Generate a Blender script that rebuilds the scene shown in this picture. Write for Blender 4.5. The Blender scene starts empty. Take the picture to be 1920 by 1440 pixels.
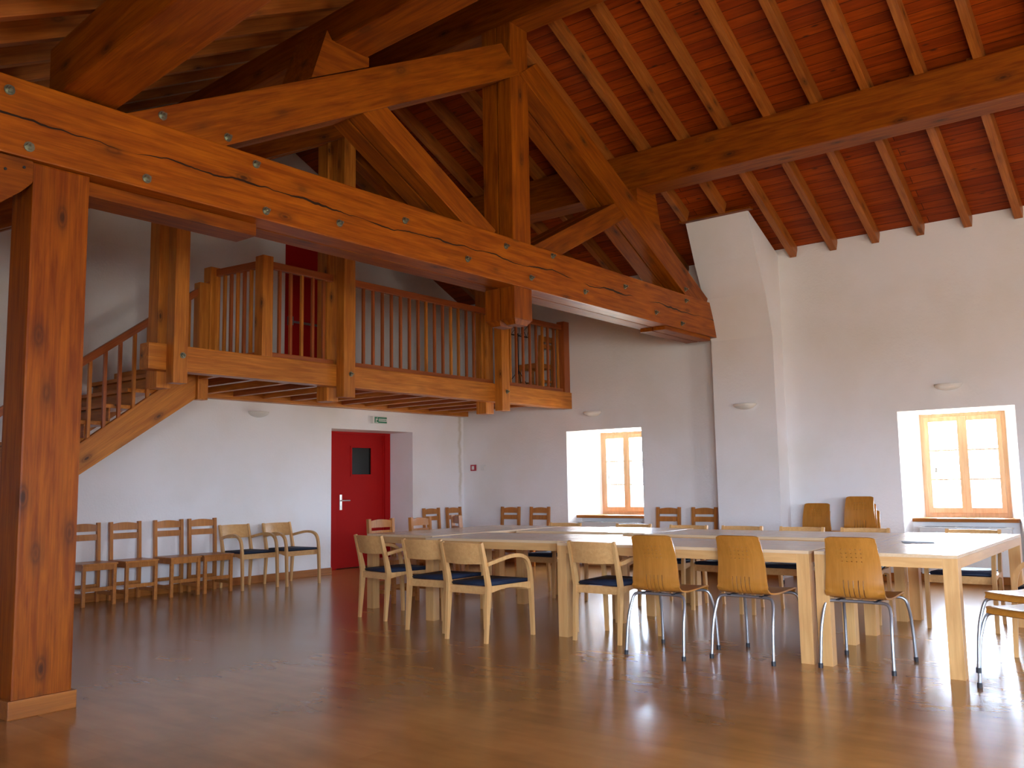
import bpy, bmesh, math, random
from mathutils import Vector, Matrix
random.seed(7)
sc = bpy.context.scene
COL = sc.collection
PI = math.pi

# ------------------------------------------------------------------ camera, world, lights, exposure
YAW, PIT, ROL, FPX, CAMH = .902016, .110689, -.0165485, 1695.77, 1.22
cam_d = bpy.data.cameras.new('camera'); cam = bpy.data.objects.new('camera', cam_d); COL.objects.link(cam)
f_ = Vector((math.sin(YAW)*math.cos(PIT), math.cos(YAW)*math.cos(PIT), math.sin(PIT)))
r0 = Vector((math.cos(YAW), -math.sin(YAW), 0)); u0 = r0.cross(f_)
cr, sr = math.cos(ROL), math.sin(ROL)
rt = cr*r0 + sr*u0; up = -sr*r0 + cr*u0
cam.matrix_world = Matrix(((rt.x, up.x, -f_.x, 0), (rt.y, up.y, -f_.y, 0), (rt.z, up.z, -f_.z, CAMH), (0, 0, 0, 1)))
cam_d.sensor_fit = 'HORIZONTAL'; cam_d.sensor_width = 36; cam_d.lens = 36*FPX/1920
cam_d.clip_start = .05; cam_d.clip_end = 200
sc.camera = cam

wd = bpy.data.worlds.new('overcast_sky'); sc.world = wd; wd.use_nodes = True
bg = wd.node_tree.nodes['Background']; bg.inputs[1].default_value = 42.0
_n = wd.node_tree.nodes; _tc = _n.new('ShaderNodeTexCoord'); _sx = _n.new('ShaderNodeSeparateXYZ'); _rp = _n.new('ShaderNodeValToRGB')
wd.node_tree.links.new(_tc.outputs['Generated'], _sx.inputs[0])
_mr = _n.new('ShaderNodeMapRange'); _mr.inputs['From Min'].default_value = -1; wd.node_tree.links.new(_sx.outputs['Z'], _mr.inputs['Value'])
wd.node_tree.links.new(_mr.outputs[0], _rp.inputs[0]); wd.node_tree.links.new(_rp.outputs[0], bg.inputs[0])
_rp.color_ramp.elements[0].position = .47; _rp.color_ramp.elements[0].color = (.42, .40, .36, 1)
_rp.color_ramp.elements[1].position = .52; _rp.color_ramp.elements[1].color = (.72, .86, 1.08, 1)
sc.view_settings.view_transform = 'Standard'; sc.view_settings.look = 'None'
sc.view_settings.gamma = 1; sc.view_settings.use_curve_mapping = False
sc.view_settings.exposure = 0.85
try:
    sc.cycles.max_bounces = 12; sc.cycles.diffuse_bounces = 8; sc.cycles.glossy_bounces = 4; sc.cycles.transparent_max_bounces = 12
    sc.cycles.caustics_reflective = False; sc.cycles.caustics_refractive = False
except Exception:
    pass

# ------------------------------------------------------------------ dimensions of the hall
W, D = 11.41, 10.08          # window wall X, back wall Y
XL, YF = -1.2, -6.0          # left wall, front wall (behind the viewer)
RX = 6.88                    # ridge
SR, SL = .48, .513           # slopes
CH = .165                    # rafter depth
def zr(x): return 4.09 + SR*(W-x)                 # underside of rafters, right slope
ZRID = zr(RX)
def zl(x): return ZRID - SL*(RX-x)                # underside of rafters, left slope
XFLAT = 1.65

def portal(loc, rot, sx, sy):
    l = bpy.data.lights.new('sky_portal', 'AREA'); l.shape = 'RECTANGLE'; l.size = sx; l.size_y = sy
    try: l.cycles.is_portal = True
    except Exception: l.energy = 0
    o = bpy.data.objects.new('sky_portal', l); o.location = loc; o.rotation_euler = rot; COL.objects.link(o)

WIN = [  # (y0,y1) outer opening in the window wall, (g0,g1) frame
    (1.85, 3.11, 2.05, 3.0), (6.65, 7.97, 6.78, 7.70),
    (-3.15, -1.89, -3.0, -2.0), (-5.6, -4.3, -5.4, -4.45)]
for (a, b, g0, g1) in WIN:
    portal((W+.62, (g0+g1)/2, 1.36), (0, PI/2, 0), 1.3, g1-g0)
FWIN = [(3.0, 4.8)]
for a, b in FWIN:
    portal(((a+b)/2, YF-.15, 1.65), (PI/2, 0, 0), b-a, 1.5)
LWIN = [(-5.4, -3.2), (-2.7, -.3)]
for a, b in LWIN:
    portal((XL-.15, (a+b)/2, 1.6), (0, -PI/2, 0), 1.5, b-a)

# ------------------------------------------------------------------ materials
def newmat(name):
    m = bpy.data.materials.new(name); m.use_nodes = True
    nt = m.node_tree; b = nt.nodes['Principled BSDF']
    return m, nt, b
def node(nt, t, **kw):
    n = nt.nodes.new(t)
    for k, v in kw.items(): setattr(n, k, v)
    return n
def plain(name, col, rough=.5, metal=0, coat=0, bump=0, bscale=60):
    m, nt, b = newmat(name)
    b.inputs['Base Color'].default_value = (*col, 1); b.inputs['Roughness'].default_value = rough
    b.inputs['Metallic'].default_value = metal
    if coat: b.inputs['Coat Weight'].default_value = coat; b.inputs['Coat Roughness'].default_value = .15
    tc = node(nt, 'ShaderNodeTexCoord'); n = node(nt, 'ShaderNodeTexNoise'); n.inputs['Scale'].default_value = bscale
    nt.links.new(tc.outputs['Object'], n.inputs['Vector'])
    mx = node(nt, 'ShaderNodeMixRGB'); mx.blend_type = 'MULTIPLY'; mx.inputs[0].default_value = .12
    mx.inputs[1].default_value = (*col, 1); nt.links.new(n.outputs['Fac'], mx.inputs[2]); nt.links.new(mx.outputs[0], b.inputs['Base Color'])
    if bump:
        bp = node(nt, 'ShaderNodeBump'); bp.inputs['Strength'].default_value = bump; bp.inputs['Distance'].default_value = .01
        nt.links.new(n.outputs['Fac'], bp.inputs['Height']); nt.links.new(bp.outputs[0], b.inputs['Normal'])
    return m
def wood(name, c1, c2, knot=None, rough=.42, coat=.25, stretch=12, var=.25, crack=None, gscale=2.2, knot_scale=1.0, axis='X', spec=.35):
    """grain runs along the object's local X (or Z)"""
    m, nt, b = newmat(name); L = nt.links.new
    tc = node(nt, 'ShaderNodeTexCoord'); oi = node(nt, 'ShaderNodeObjectInfo')
    off = node(nt, 'ShaderNodeVectorMath', operation='SCALE'); off.inputs[0].default_value = (37.1, 53.7, 19.3)
    L(oi.outputs['Random'], off.inputs['Scale'])
    add = node(nt, 'ShaderNodeVectorMath', operation='ADD'); L(tc.outputs['Object'], add.inputs[0]); L(off.outputs[0], add.inputs[1])
    mp = node(nt, 'ShaderNodeMapping'); L(add.outputs[0], mp.inputs['Vector'])
    mp.inputs['Scale'].default_value = (1, stretch, stretch) if axis == 'X' else (stretch, stretch, 1)
    n1 = node(nt, 'ShaderNodeTexNoise'); n1.inputs['Scale'].default_value = gscale; n1.inputs['Detail'].default_value = 6
    n1.inputs['Roughness'].default_value = .6; n1.inputs['Distortion'].default_value = .35
    L(mp.outputs[0], n1.inputs['Vector'])
    rp = node(nt, 'ShaderNodeValToRGB'); rp.color_ramp.elements[0].position = .36; rp.color_ramp.elements[1].position = .64
    rp.color_ramp.elements[0].color = (*c1, 1); rp.color_ramp.elements[1].color = (*c2, 1)
    L(n1.outputs['Fac'], rp.inputs[0]); out = rp.outputs[0]
    n2 = node(nt, 'ShaderNodeTexNoise'); n2.inputs['Scale'].default_value = 1.3; n2.inputs['Detail'].default_value = 2
    L(add.outputs[0], n2.inputs['Vector'])
    mr = node(nt, 'ShaderNodeMapRange'); mr.inputs['To Min'].default_value = 1-var; mr.inputs['To Max'].default_value = 1+var*.6
    L(n2.outputs['Fac'], mr.inputs['Value'])
    mr2 = node(nt, 'ShaderNodeMapRange'); mr2.inputs['To Min'].default_value = 1-var*.5; mr2.inputs['To Max'].default_value = 1+var*.4
    L(oi.outputs['Random'], mr2.inputs['Value'])
    mu = node(nt, 'ShaderNodeMath', operation='MULTIPLY'); L(mr.outputs[0], mu.inputs[0]); L(mr2.outputs[0], mu.inputs[1])
    vs = node(nt, 'ShaderNodeVectorMath', operation='SCALE'); L(out, vs.inputs[0]); L(mu.outputs[0], vs.inputs['Scale']); out = vs.outputs[0]
    if knot:
        mk = node(nt, 'ShaderNodeMapping'); L(add.outputs[0], mk.inputs['Vector'])
        s = knot_scale; mk.inputs['Scale'].default_value = (1.1*s, 2.6*s, 2.6*s) if axis == 'X' else (2.6*s, 2.6*s, 1.1*s)
        vo = node(nt, 'ShaderNodeTexVoronoi'); vo.inputs['Scale'].default_value = 1.25; L(mk.outputs[0], vo.inputs['Vector'])
        kr = node(nt, 'ShaderNodeValToRGB'); L(vo.outputs['Distance'], kr.inputs[0])
        e = kr.color_ramp.elements; e[0].position = .045; e[0].color = (.92,)*3+(1,); e[1].position = .30; e[1].color = (0, 0, 0, 1)
        q = e.new(.085); q.color = (.42,)*3+(1,); q = e.new(.11); q.color = (.60,)*3+(1,); q = e.new(.16); q.color = (.25,)*3+(1,)
        mx = node(nt, 'ShaderNodeMixRGB'); L(kr.outputs[0], mx.inputs[0]); L(out, mx.inputs[1]); mx.inputs[2].default_value = (*knot, 1); out = mx.outputs[0]
    if crack is not None:
        # long drying crack running along the timber
        sx = node(nt, 'ShaderNodeSeparateXYZ'); L(tc.outputs['Object'], sx.inputs[0])
        cn = node(nt, 'ShaderNodeTexNoise', noise_dimensions='1D'); cn.inputs['Scale'].default_value = .9; cn.inputs['Detail'].default_value = 5
        cn.inputs['Roughness'].default_value = .55
        L(sx.outputs['X'], cn.inputs['W'])
        m1 = node(nt, 'ShaderNodeMath', operation='MULTIPLY_ADD'); L(cn.outputs['Fac'], m1.inputs[0]); m1.inputs[1].default_value = -.16; m1.inputs[2].default_value = crack+.08
        m2 = node(nt, 'ShaderNodeMath', operation='ADD'); L(sx.outputs['Z'], m2.inputs[0]); L(m1.outputs[0], m2.inputs[1])
        m3 = node(nt, 'ShaderNodeMath', operation='ABSOLUTE'); L(m2.outputs[0], m3.inputs[0])
        cn2 = node(nt, 'ShaderNodeTexNoise', noise_dimensions='1D'); cn2.inputs['Scale'].default_value = 1.4; L(sx.outputs['X'], cn2.inputs['W'])
        m4 = node(nt, 'ShaderNodeMath', operation='MULTIPLY_ADD'); L(cn2.outputs['Fac'], m4.inputs[0]); m4.inputs[1].default_value = .024; m4.inputs[2].default_value = -.007
        m5 = node(nt, 'ShaderNodeMath', operation='LESS_THAN'); L(m3.outputs[0], m5.inputs[0]); L(m4.outputs[0], m5.inputs[1])
        mx = node(nt, 'ShaderNodeMixRGB'); L(m5.outputs[0], mx.inputs[0]); L(out, mx.inputs[1]); mx.inputs[2].default_value = (.03, .012, .006, 1); out = mx.outputs[0]
    fm = node(nt, 'ShaderNodeMapping'); fm.inputs['Scale'].default_value = (1.2, 55, 55) if axis == 'X' else (55, 55, 1.2); L(add.outputs[0], fm.inputs['Vector'])
    fn = node(nt, 'ShaderNodeTexNoise'); fn.inputs['Scale'].default_value = 2; fn.inputs['Detail'].default_value = 3; L(fm.outputs[0], fn.inputs['Vector'])
    fr = node(nt, 'ShaderNodeMapRange'); fr.inputs['From Min'].default_value = .3; fr.inputs['From Max'].default_value = .7; fr.inputs['To Min'].default_value = 1-var*.7; fr.inputs['To Max'].default_value = 1+var*.5
    L(fn.outputs['Fac'], fr.inputs['Value'])
    v9 = node(nt, 'ShaderNodeVectorMath', operation='SCALE'); L(out, v9.inputs[0]); L(fr.outputs[0], v9.inputs['Scale']); out = v9.outputs[0]
    L(out, b.inputs['Base Color'])
    b.inputs['Specular IOR Level'].default_value = spec
    b.inputs['Roughness'].default_value = rough; b.inputs['Coat Weight'].default_value = coat; b.inputs['Coat Roughness'].default_value = .25
    bp = node(nt, 'ShaderNodeBump'); bp.inputs['Strength'].default_value = .12; bp.inputs['Distance'].default_value = .01
    L(n1.outputs['Fac'], bp.inputs['Height']); L(bp.outputs[0], b.inputs['Normal'])
    return m
def planks(name, c1, c2, mortar, bw, bh, rough, coat, knot=True, gap=.004, bump=.15, dirt=None):
    """boards along local X"""
    m, nt, b = newmat(name); L = nt.links.new
    tc = node(nt, 'ShaderNodeTexCoord')
    br = node(nt, 'ShaderNodeTexBrick'); br.offset = .37; br.inputs['Scale'].default_value = 1
    br.inputs['Brick Width'].default_value = bw; br.inputs['Row Height'].default_value = bh
    br.inputs['Mortar Size'].default_value = gap; br.inputs['Mortar Smooth'].default_value = .3
    br.inputs['Color1'].default_value = (*c1, 1); br.inputs['Color2'].default_value = (*c2, 1); br.inputs['Mortar'].default_value = (*mortar, 1)
    L(tc.outputs['Object'], br.inputs['Vector'])
    mp = node(nt, 'ShaderNodeMapping'); mp.inputs['Scale'].default_value = (1, 5 if dirt else 14, 1); L(tc.outputs['Object'], mp.inputs['Vector'])
    n1 = node(nt, 'ShaderNodeTexNoise'); n1.inputs['Scale'].default_value = 2; n1.inputs['Detail'].default_value = 5; L(mp.outputs[0], n1.inputs['Vector'])
    mr = node(nt, 'ShaderNodeMapRange'); mr.inputs['From Min'].default_value = .3; mr.inputs['From Max'].default_value = .7
    mr.inputs['To Min'].default_value = .88 if dirt else .68; mr.inputs['To Max'].default_value = 1.08 if dirt else 1.22; L(n1.outputs['Fac'], mr.inputs['Value'])
    vs = node(nt, 'ShaderNodeVectorMath', operation='SCALE'); L(br.outputs['Color'], vs.inputs[0]); L(mr.outputs[0], vs.inputs['Scale']); out = vs.outputs[0]
    if knot:
        mk = node(nt, 'ShaderNodeMapping'); mk.inputs['Scale'].default_value = (1.6, 5, 1); L(tc.outputs['Object'], mk.inputs['Vector'])
        vo = node(nt, 'ShaderNodeTexVoronoi'); vo.inputs['Scale'].default_value = 1.6; L(mk.outputs[0], vo.inputs['Vector'])
        kr = node(nt, 'ShaderNodeMapRange'); kr.inputs['From Min'].default_value = .04; kr.inputs['From Max'].default_value = .13
        kr.inputs['To Min'].default_value = .8; kr.inputs['To Max'].default_value = 0; L(vo.outputs['Distance'], kr.inputs['Value'])
        mx = node(nt, 'ShaderNodeMixRGB'); L(kr.outputs[0], mx.inputs[0]); L(out, mx.inputs[1]); mx.inputs[2].default_value = (.035, .012, .006, 1); out = mx.outputs[0]
    if dirt:
        n3 = node(nt, 'ShaderNodeTexNoise'); n3.inputs['Scale'].default_value = 1.1; n3.inputs['Detail'].default_value = 4; n3.inputs['Roughness'].default_value = .55
        L(tc.outputs['Object'], n3.inputs['Vector'])
        m3 = node(nt, 'ShaderNodeMapRange'); m3.inputs['From Min'].default_value = .3; m3.inputs['From Max'].default_value = .7; m3.inputs['To Min'].default_value = .74; m3.inputs['To Max'].default_value = 1.3
        L(n3.outputs['Fac'], m3.inputs['Value'])
        v2 = node(nt, 'ShaderNodeVectorMath', operation='SCALE'); L(out, v2.inputs[0]); L(m3.outputs[0], v2.inputs['Scale']); out = v2.outputs[0]
        mr4 = node(nt, 'ShaderNodeMapRange'); mr4.inputs['From Min'].default_value = .3; mr4.inputs['From Max'].default_value = .7
        mr4.inputs['To Min'].default_value = rough-.06; mr4.inputs['To Max'].default_value = rough+.1; b.inputs['Roughness'].default_value = rough
        bp = node(nt, 'ShaderNodeBump'); bp.inputs['Strength'].default_value = bump; bp.inputs['Distance'].default_value = .01
        n5 = node(nt, 'ShaderNodeTexNoise'); n5.inputs['Scale'].default_value = 2.6; n5.inputs['Detail'].default_value = 0; L(tc.outputs['Object'], n5.inputs['Vector'])
        L(n5.outputs['Fac'], bp.inputs['Height'])
    else:
        b.inputs['Roughness'].default_value = rough
        bp = node(nt, 'ShaderNodeBump'); bp.inputs['Strength'].default_value = bump; bp.inputs['Distance'].default_value = .01; bp.invert = True
        L(br.outputs['Fac'], bp.inputs['Height']); L(bp.outputs[0], b.inputs['Normal'])
    if not dirt: b.inputs['Specular IOR Level'].default_value = .2
    L(out, b.inputs['Base Color']); b.inputs['Coat Weight'].default_value = coat; b.inputs['Coat Roughness'].default_value = .16
    return m
def plaster(name, col):
    m, nt, b = newmat(name); L = nt.links.new
    tc = node(nt, 'ShaderNodeTexCoord')
    n1 = node(nt, 'ShaderNodeTexNoise'); n1.inputs['Scale'].default_value = .8; n1.inputs['Detail'].default_value = 5; L(tc.outputs['Object'], n1.inputs['Vector'])
    rp = node(nt, 'ShaderNodeValToRGB'); rp.color_ramp.elements[0].position = .32; rp.color_ramp.elements[1].position = .55
    rp.color_ramp.elements[0].color = (col[0]*.93, col[1]*.91, col[2]*.86, 1); rp.color_ramp.elements[1].color = (*col, 1)
    L(n1.outputs['Fac'], rp.inputs[0]); L(rp.outputs[0], b.inputs['Base Color'])
    n2 = node(nt, 'ShaderNodeTexNoise'); n2.inputs['Scale'].default_value = 38; n2.inputs['Detail'].default_value = 4; L(tc.outputs['Object'], n2.inputs['Vector'])
    n3 = node(nt, 'ShaderNodeTexNoise'); n3.inputs['Scale'].default_value = 5; n3.inputs['Detail'].default_value = 4; L(tc.outputs['Object'], n3.inputs['Vector'])
    ad = node(nt, 'ShaderNodeMath', operation='MULTIPLY_ADD'); L(n3.outputs['Fac'], ad.inputs[0]); ad.inputs[1].default_value = 2.0; L(n2.outputs['Fac'], ad.inputs[2])
    bp = node(nt, 'ShaderNodeBump'); bp.inputs['Strength'].default_value = .22; bp.inputs['Distance'].default_value = .012
    L(ad.outputs[0], bp.inputs['Height']); L(bp.outputs[0], b.inputs['Normal']); b.inputs['Roughness'].default_value = .85
    return m
KN = (.05, .014, .005)
M = {}
M['wall'] = plaster('white_plaster', (.84, .83, .835))
M['timber'] = wood('stained_larch', (.20, .038, .001), (.32, .080, .0015), KN, .5, .06, 11, spec=.2, knot_scale=1.35)
M['pine'] = wood('orange_pine', (.44, .13, .011), (.62, .22, .026), KN, .45, .15, 11, knot_scale=1.6)
M['tie'] = wood('stained_larch_cracked', (.25, .050, .001), (.40, .102, .002), KN, .45, .1, 11, crack=0.0, spec=.22, knot_scale=1.5)
M['rail'] = wood('red_stained_wood', (.33, .075, .015), (.42, .11, .022), None, .4, .3, 16)
M['rafter'] = wood('pale_pine', (.30, .080, .009), (.42, .130, .018), KN, .5, .15, 12, knot_scale=1.8)
M['boards'] = planks('roof_boards', (.22, .028, .001), (.34, .054, .0015), (.06, .012, .001), 2.6, .12, .55, .0)
M['floor'] = planks('varnished_floor', (.355, .160, .040), (.405, .186, .047), (.38, .173, .0435), 1.6, .16, .26, .35, knot=False, gap=.0, bump=.035, dirt=True)
M['deck'] = planks('gallery_boards', (.36, .10, .018), (.44, .13, .024), (.1, .03, .006), 2.4, .12, .5, .1)
M['oakband'] = wood('skirting_wood', (.33, .10, .012), (.42, .14, .020), None, .4, .3, 14)
M['beech'] = wood('beech', (.63, .345, .125), (.71, .415, .165), None, .38, .3, 10, var=.1, gscale=3, axis='Z')
M['beechx'] = wood('beech_panel', (.61, .33, .12), (.69, .395, .155), None, .3, .4, 10, var=.08, gscale=3)
M['tabletop'] = wood('table_veneer', (.66, .46, .27), (.72, .52, .32), None, .22, .5, 10, var=.06, gscale=3)
M['slat'] = wood('varnished_pine_chair', (.42, .15, .030), (.52, .20, .042), None, .38, .25, 12, var=.2, axis='Z')
M['ply'] = wood('bent_plywood', (.41, .160, .022), (.48, .195, .032), None, .3, .5, 10, var=.08, gscale=3, axis='Z')
M['navy'] = plain('navy_seat_fabric', (.008, .017, .045), .65, bump=.1, bscale=200)
M['steel'] = plain('brushed_tube', (.45, .48, .52), .32, .85)
M['black'] = plain('black_rubber', (.02, .02, .025), .5)
M['bolt'] = plain('zinc_bolt', (.30, .31, .24), .35, .9)
M['red'] = plain('red_door_paint', (.42, .006, .005), .6); M['red'].node_tree.nodes['Principled BSDF'].inputs['Specular IOR Level'].default_value = .15
M['darkglass'] = plain('dark_vision_glass', (.012, .016, .014), .12)
M['handle'] = plain('satin_handle', (.72, .70, .64), .3, .5)
M['white'] = plain('white_plastic', (.78, .77, .73), .45)
M['ceramic'] = plain('white_ceramic', (.80, .78, .72), .35, coat=.3)
M['green'] = plain('exit_green', (.015, .20, .10), .4)
M['alarm'] = plain('alarm_red', (.45, .03, .05), .4)
M['radiator'] = plain('radiator_enamel', (.75, .76, .75), .4)
M['grille'] = plain('radiator_grille', (.10, .13, .14), .35, .4)
M['winwood'] = wood('window_frame_wood', (.60, .38, .20), (.70, .46, .26), None, .4, .25, 12, var=.1, axis='Z')
M['paper'] = plain('dark_booklet', (.10, .11, .13), .5)
M['plug'] = plain('black_wire', (.012, .012, .014), .5)
def glassmat():
    m, nt, b = newmat('window_glass'); L = nt.links.new
    nt.nodes.remove(b); o = [n for n in nt.nodes if n.type == 'OUTPUT_MATERIAL'][0]
    t = node(nt, 'ShaderNodeBsdfTransparent'); t.inputs[0].default_value = (.95, .97, .97, 1); g = node(nt, 'ShaderNodeBsdfGlossy'); g.inputs['Roughness'].default_value = .02
    mx = node(nt, 'ShaderNodeMixShader'); mx.inputs[0].default_value = .04
    L(t.outputs[0], mx.inputs[1]); L(g.outputs[0], mx.inputs[2]); L(mx.outputs[0], o.inputs['Surface'])
    return m
M['glass'] = glassmat()

# ------------------------------------------------------------------ helpers
WORLDP = set()
WM = {}   # world matrices of every object built
def reg(o, mw, parent=None):
    if parent is not None:
        o.parent = parent; o.matrix_basis = WM[parent.name].inverted() @ mw
    else:
        o.matrix_basis = mw
    WM[o.name] = mw.copy(); return o
def thing(name, label, cat, loc=(0, 0, 0), rz=0, group=None):
    o = bpy.data.objects.new(name, None); o.empty_display_size = .1; COL.objects.link(o)
    reg(o, Matrix.Translation(loc) @ Matrix.Rotation(rz, 4, 'Z'))
    o['label'] = label; o['category'] = cat
    if group: o['group'] = group
    return o
def tag(o, label, cat, group=None):
    o['label'] = label; o['category'] = cat
    if group: o['group'] = group
    return o
def struct(o):
    o['kind'] = 'structure'; return o
def obj(name, bm, mat, parent=None, mw=None, smooth=False, local=True):
    me = bpy.data.meshes.new(name); bmesh.ops.recalc_face_normals(bm, faces=bm.faces); bm.to_mesh(me); bm.free()
    if smooth:
        for p in me.polygons: p.use_smooth = True
    if isinstance(mat, (list, tuple)):
        for x in mat: me.materials.append(x)
    else: me.materials.append(mat)
    o = bpy.data.objects.new(name, me); COL.objects.link(o)
    if mw is None: mw = WM[parent.name].copy() if parent is not None and parent.name not in WORLDP else Matrix.Identity(4)
    return reg(o, mw, parent)
def bbox(bm, x0, x1, y0, y1, z0, z1, bev=0):
    vs = [bm.verts.new(v) for v in ((x0,y0,z0),(x1,y0,z0),(x1,y1,z0),(x0,y1,z0),(x0,y0,z1),(x1,y0,z1),(x1,y1,z1),(x0,y1,z1))]
    fs = [bm.faces.new([vs[i] for i in q]) for q in ((0,3,2,1),(4,5,6,7),(0,1,5,4),(1,2,6,5),(2,3,7,6),(3,0,4,7))]
    if bev:
        es = list({e for f in fs for e in f.edges})
        bmesh.ops.bevel(bm, geom=es, offset=bev, segments=2, affect='EDGES', profile=.7)
def box(name, x0, x1, y0, y1, z0, z1, mat, parent=None, bev=0, mw=None):
    bm = bmesh.new(); bbox(bm, x0, x1, y0, y1, z0, z1, bev); return obj(name, bm, mat, parent, mw)
def axes(x, up):
    x = Vector(x).normalized(); up = Vector(up); y = up.cross(x).normalized(); z = x.cross(y)
    return x, y, z
def mat_from(o, x, y, z):
    return Matrix(((x.x, y.x, z.x, o[0]), (x.y, y.y, z.y, o[1]), (x.z, y.z, z.z, o[2]), (0, 0, 0, 1)))
def beam(name, p0, p1, w, h, mat, parent=None, up=(0, 0, 1), bev=.008, cut0=0, cut1=0, local=False):
    """timber with its grain along local X from p0 to p1 (centre line); cut0/cut1 slide the top edge of the ends"""
    p0 = Vector(p0); p1 = Vector(p1)
    L = (p1-p0).length; x, y, z = axes(p1-p0, up)
    bm = bmesh.new()
    vs = [bm.verts.new(v) for v in ((-cut0,-w/2,-h/2),(L-cut1,-w/2,-h/2),(L-cut1,w/2,-h/2),(-cut0,w/2,-h/2),(cut0,-w/2,h/2),(L+cut1,-w/2,h/2),(L+cut1,w/2,h/2),(cut0,w/2,h/2))]
    fs = [bm.faces.new([vs[i] for i in q]) for q in ((0,3,2,1),(4,5,6,7),(0,1,5,4),(1,2,6,5),(2,3,7,6),(3,0,4,7))]
    if bev:
        bmesh.ops.bevel(bm, geom=list(bm.edges), offset=bev, segments=2, affect='EDGES', profile=.7)
    mw = mat_from(p0, x, y, z)
    if local: mw = WM[parent.name] @ mw
    return obj(name, bm, mat, parent, mw)
def wbox(name, x0, x1, y0, y1, z0, z1, mat, parent=None, bev=.006, local=False):
    """box whose grain follows its longest side"""
    d = (x1-x0, y1-y0, z1-z0); c = ((x0+x1)/2, (y0+y1)/2, (z0+z1)/2); k = d.index(max(d))
    if k == 0: return beam(name, (x0, c[1], c[2]), (x1, c[1], c[2]), d[1], d[2], mat, parent, (0,0,1), bev, local=local)
    if k == 1: return beam(name, (c[0], y0, c[2]), (c[0], y1, c[2]), d[0], d[2], mat, parent, (0,0,1), bev, local=local)
    return beam(name, (c[0], c[1], z0), (c[0], c[1], z1), d[1], d[0], mat, parent, (1,0,0), bev, local=local)
def prism(bm, poly, axis, a, b):
    """poly in the two other axes, extruded along axis from a to b"""
    def P(u, v, t): return {'Y': (u, t, v), 'X': (t, u, v), 'Z': (u, v, t)}[axis]
    A = [bm.verts.new(P(u, v, a)) for u, v in poly]; B = [bm.verts.new(P(u, v, b)) for u, v in poly]
    bm.faces.new(A); bm.faces.new(B[::-1]); n = len(poly)
    for i in range(n): bm.faces.new((A[i], B[i], B[(i+1) % n], A[(i+1) % n]))
def sweep(bm, pts, size, side=(0, 1, 0), caps=True):
    """rectangular section sweep; size(i)->(w along side, h across)"""
    side = Vector(side).normalized(); rings = []
    n = len(pts); pts = [Vector(p) for p in pts]
    for i, p in enumerate(pts):
        t = (pts[min(i+1, n-1)]-pts[max(i-1, 0)]).normalized()
        nn = t.cross(side).normalized(); s2 = nn.cross(t).normalized()
        w, h = size(i) if callable(size) else size
        rings.append([bm.verts.new(p + s2*a*w/2 + nn*b*h/2) for a, b in ((-1,-1),(1,-1),(1,1),(-1,1))])
    for r, q in zip(rings, rings[1:]):
        for i in range(4): bm.faces.new((r[i], r[(i+1) % 4], q[(i+1) % 4], q[i]))
    if caps: bm.faces.new(rings[0][::-1]); bm.faces.new(rings[-1])
def tube(bm, pts, r, n=10):
    pts = [Vector(p) for p in pts]; N = len(pts); rings = []; ref = None
    for i, p in enumerate(pts):
        t = (pts[min(i+1, N-1)]-pts[max(i-1, 0)]).normalized()
        if ref is None: ref = t.orthogonal().normalized()
        ref = (ref - t*ref.dot(t)).normalized(); s = t.cross(ref)
        rr = r(i) if callable(r) else r
        rings.append([bm.verts.new(p + (ref*math.cos(2*PI*k/n) + s*math.sin(2*PI*k/n))*rr) for k in range(n)])
    for a, b in zip(rings, rings[1:]):
        for k in range(n): bm.faces.new((a[k], a[(k+1) % n], b[(k+1) % n], b[k]))
    bm.faces.new(rings[0][::-1]); bm.faces.new(rings[-1])
def smoothpts(pts, it=2, closed=False):
    pts = [Vector(p) for p in pts]
    for _ in range(it):
        q = [pts[0]]
        for a, b in zip(pts, pts[1:]): q += [a*.75+b*.25, a*.25+b*.75]
        q.append(pts[-1]); pts = q
    return pts
def kids(o): return [c for c in COL.objects if c.parent == o]
def dup(root, loc, rz, label, group=None):
    r = root.copy(); COL.objects.link(r)
    reg(r, Matrix.Translation(loc) @ Matrix.Rotation(rz, 4, 'Z')); r['label'] = label
    if group: r['group'] = group
    elif 'group' in r: del r['group']
    for ch in kids(root):
        c = ch.copy(); COL.objects.link(c); c.parent = r
        for g in kids(ch):
            d = g.copy(); COL.objects.link(d); d.parent = c
    return r

# ------------------------------------------------------------------ room shell
bm = bmesh.new(); bbox(bm, YF-.4, D+1.2, -(W+.9), -(XL-.4), -.2, 0)
struct(obj('floor', bm, M['floor'], None, Matrix.Rotation(PI/2, 4, 'Z')))     # boards run along Y

# back wall: opening for the lower door and the upper door
TH = .75
def wall_quad(bm, corners):   # corners: outward list
    bm.faces.new([bm.verts.new(c) for c in corners])
def gable(x): return (zr(x) if x > RX else zl(x)) + CH + .03
def wall_y(name, y0, y1, holes, xa, xb, top):
    """solid wall between y0 and y1 made of blocks in x, with rectangular holes (x0,x1,z0,z1)"""
    xs = sorted({xa, xb, RX, *[h[0] for h in holes], *[h[1] for h in holes], *( [XFLAT] if xa < XFLAT < xb else [])})
    bm = bmesh.new()
    for a, b in zip(xs, xs[1:]):
        hs = sorted([h for h in holes if h[0] <= a+1e-6 and h[1] >= b-1e-6], key=lambda h: h[2])
        z = 0
        for h in hs:
            if h[2] > z+1e-6: prism(bm, [(a, z), (b, z), (b, h[2]), (a, h[2])], 'Y', y0, y1)
            z = h[3]
        prism(bm, [(a, z), (b, z), (b, top(b)), (a, top(a))], 'Y', y0, y1)
    return struct(obj(name, bm, M['wall']))
def topf(x):
    return gable(x) if x >= XFLAT else gable(XFLAT)
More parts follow.
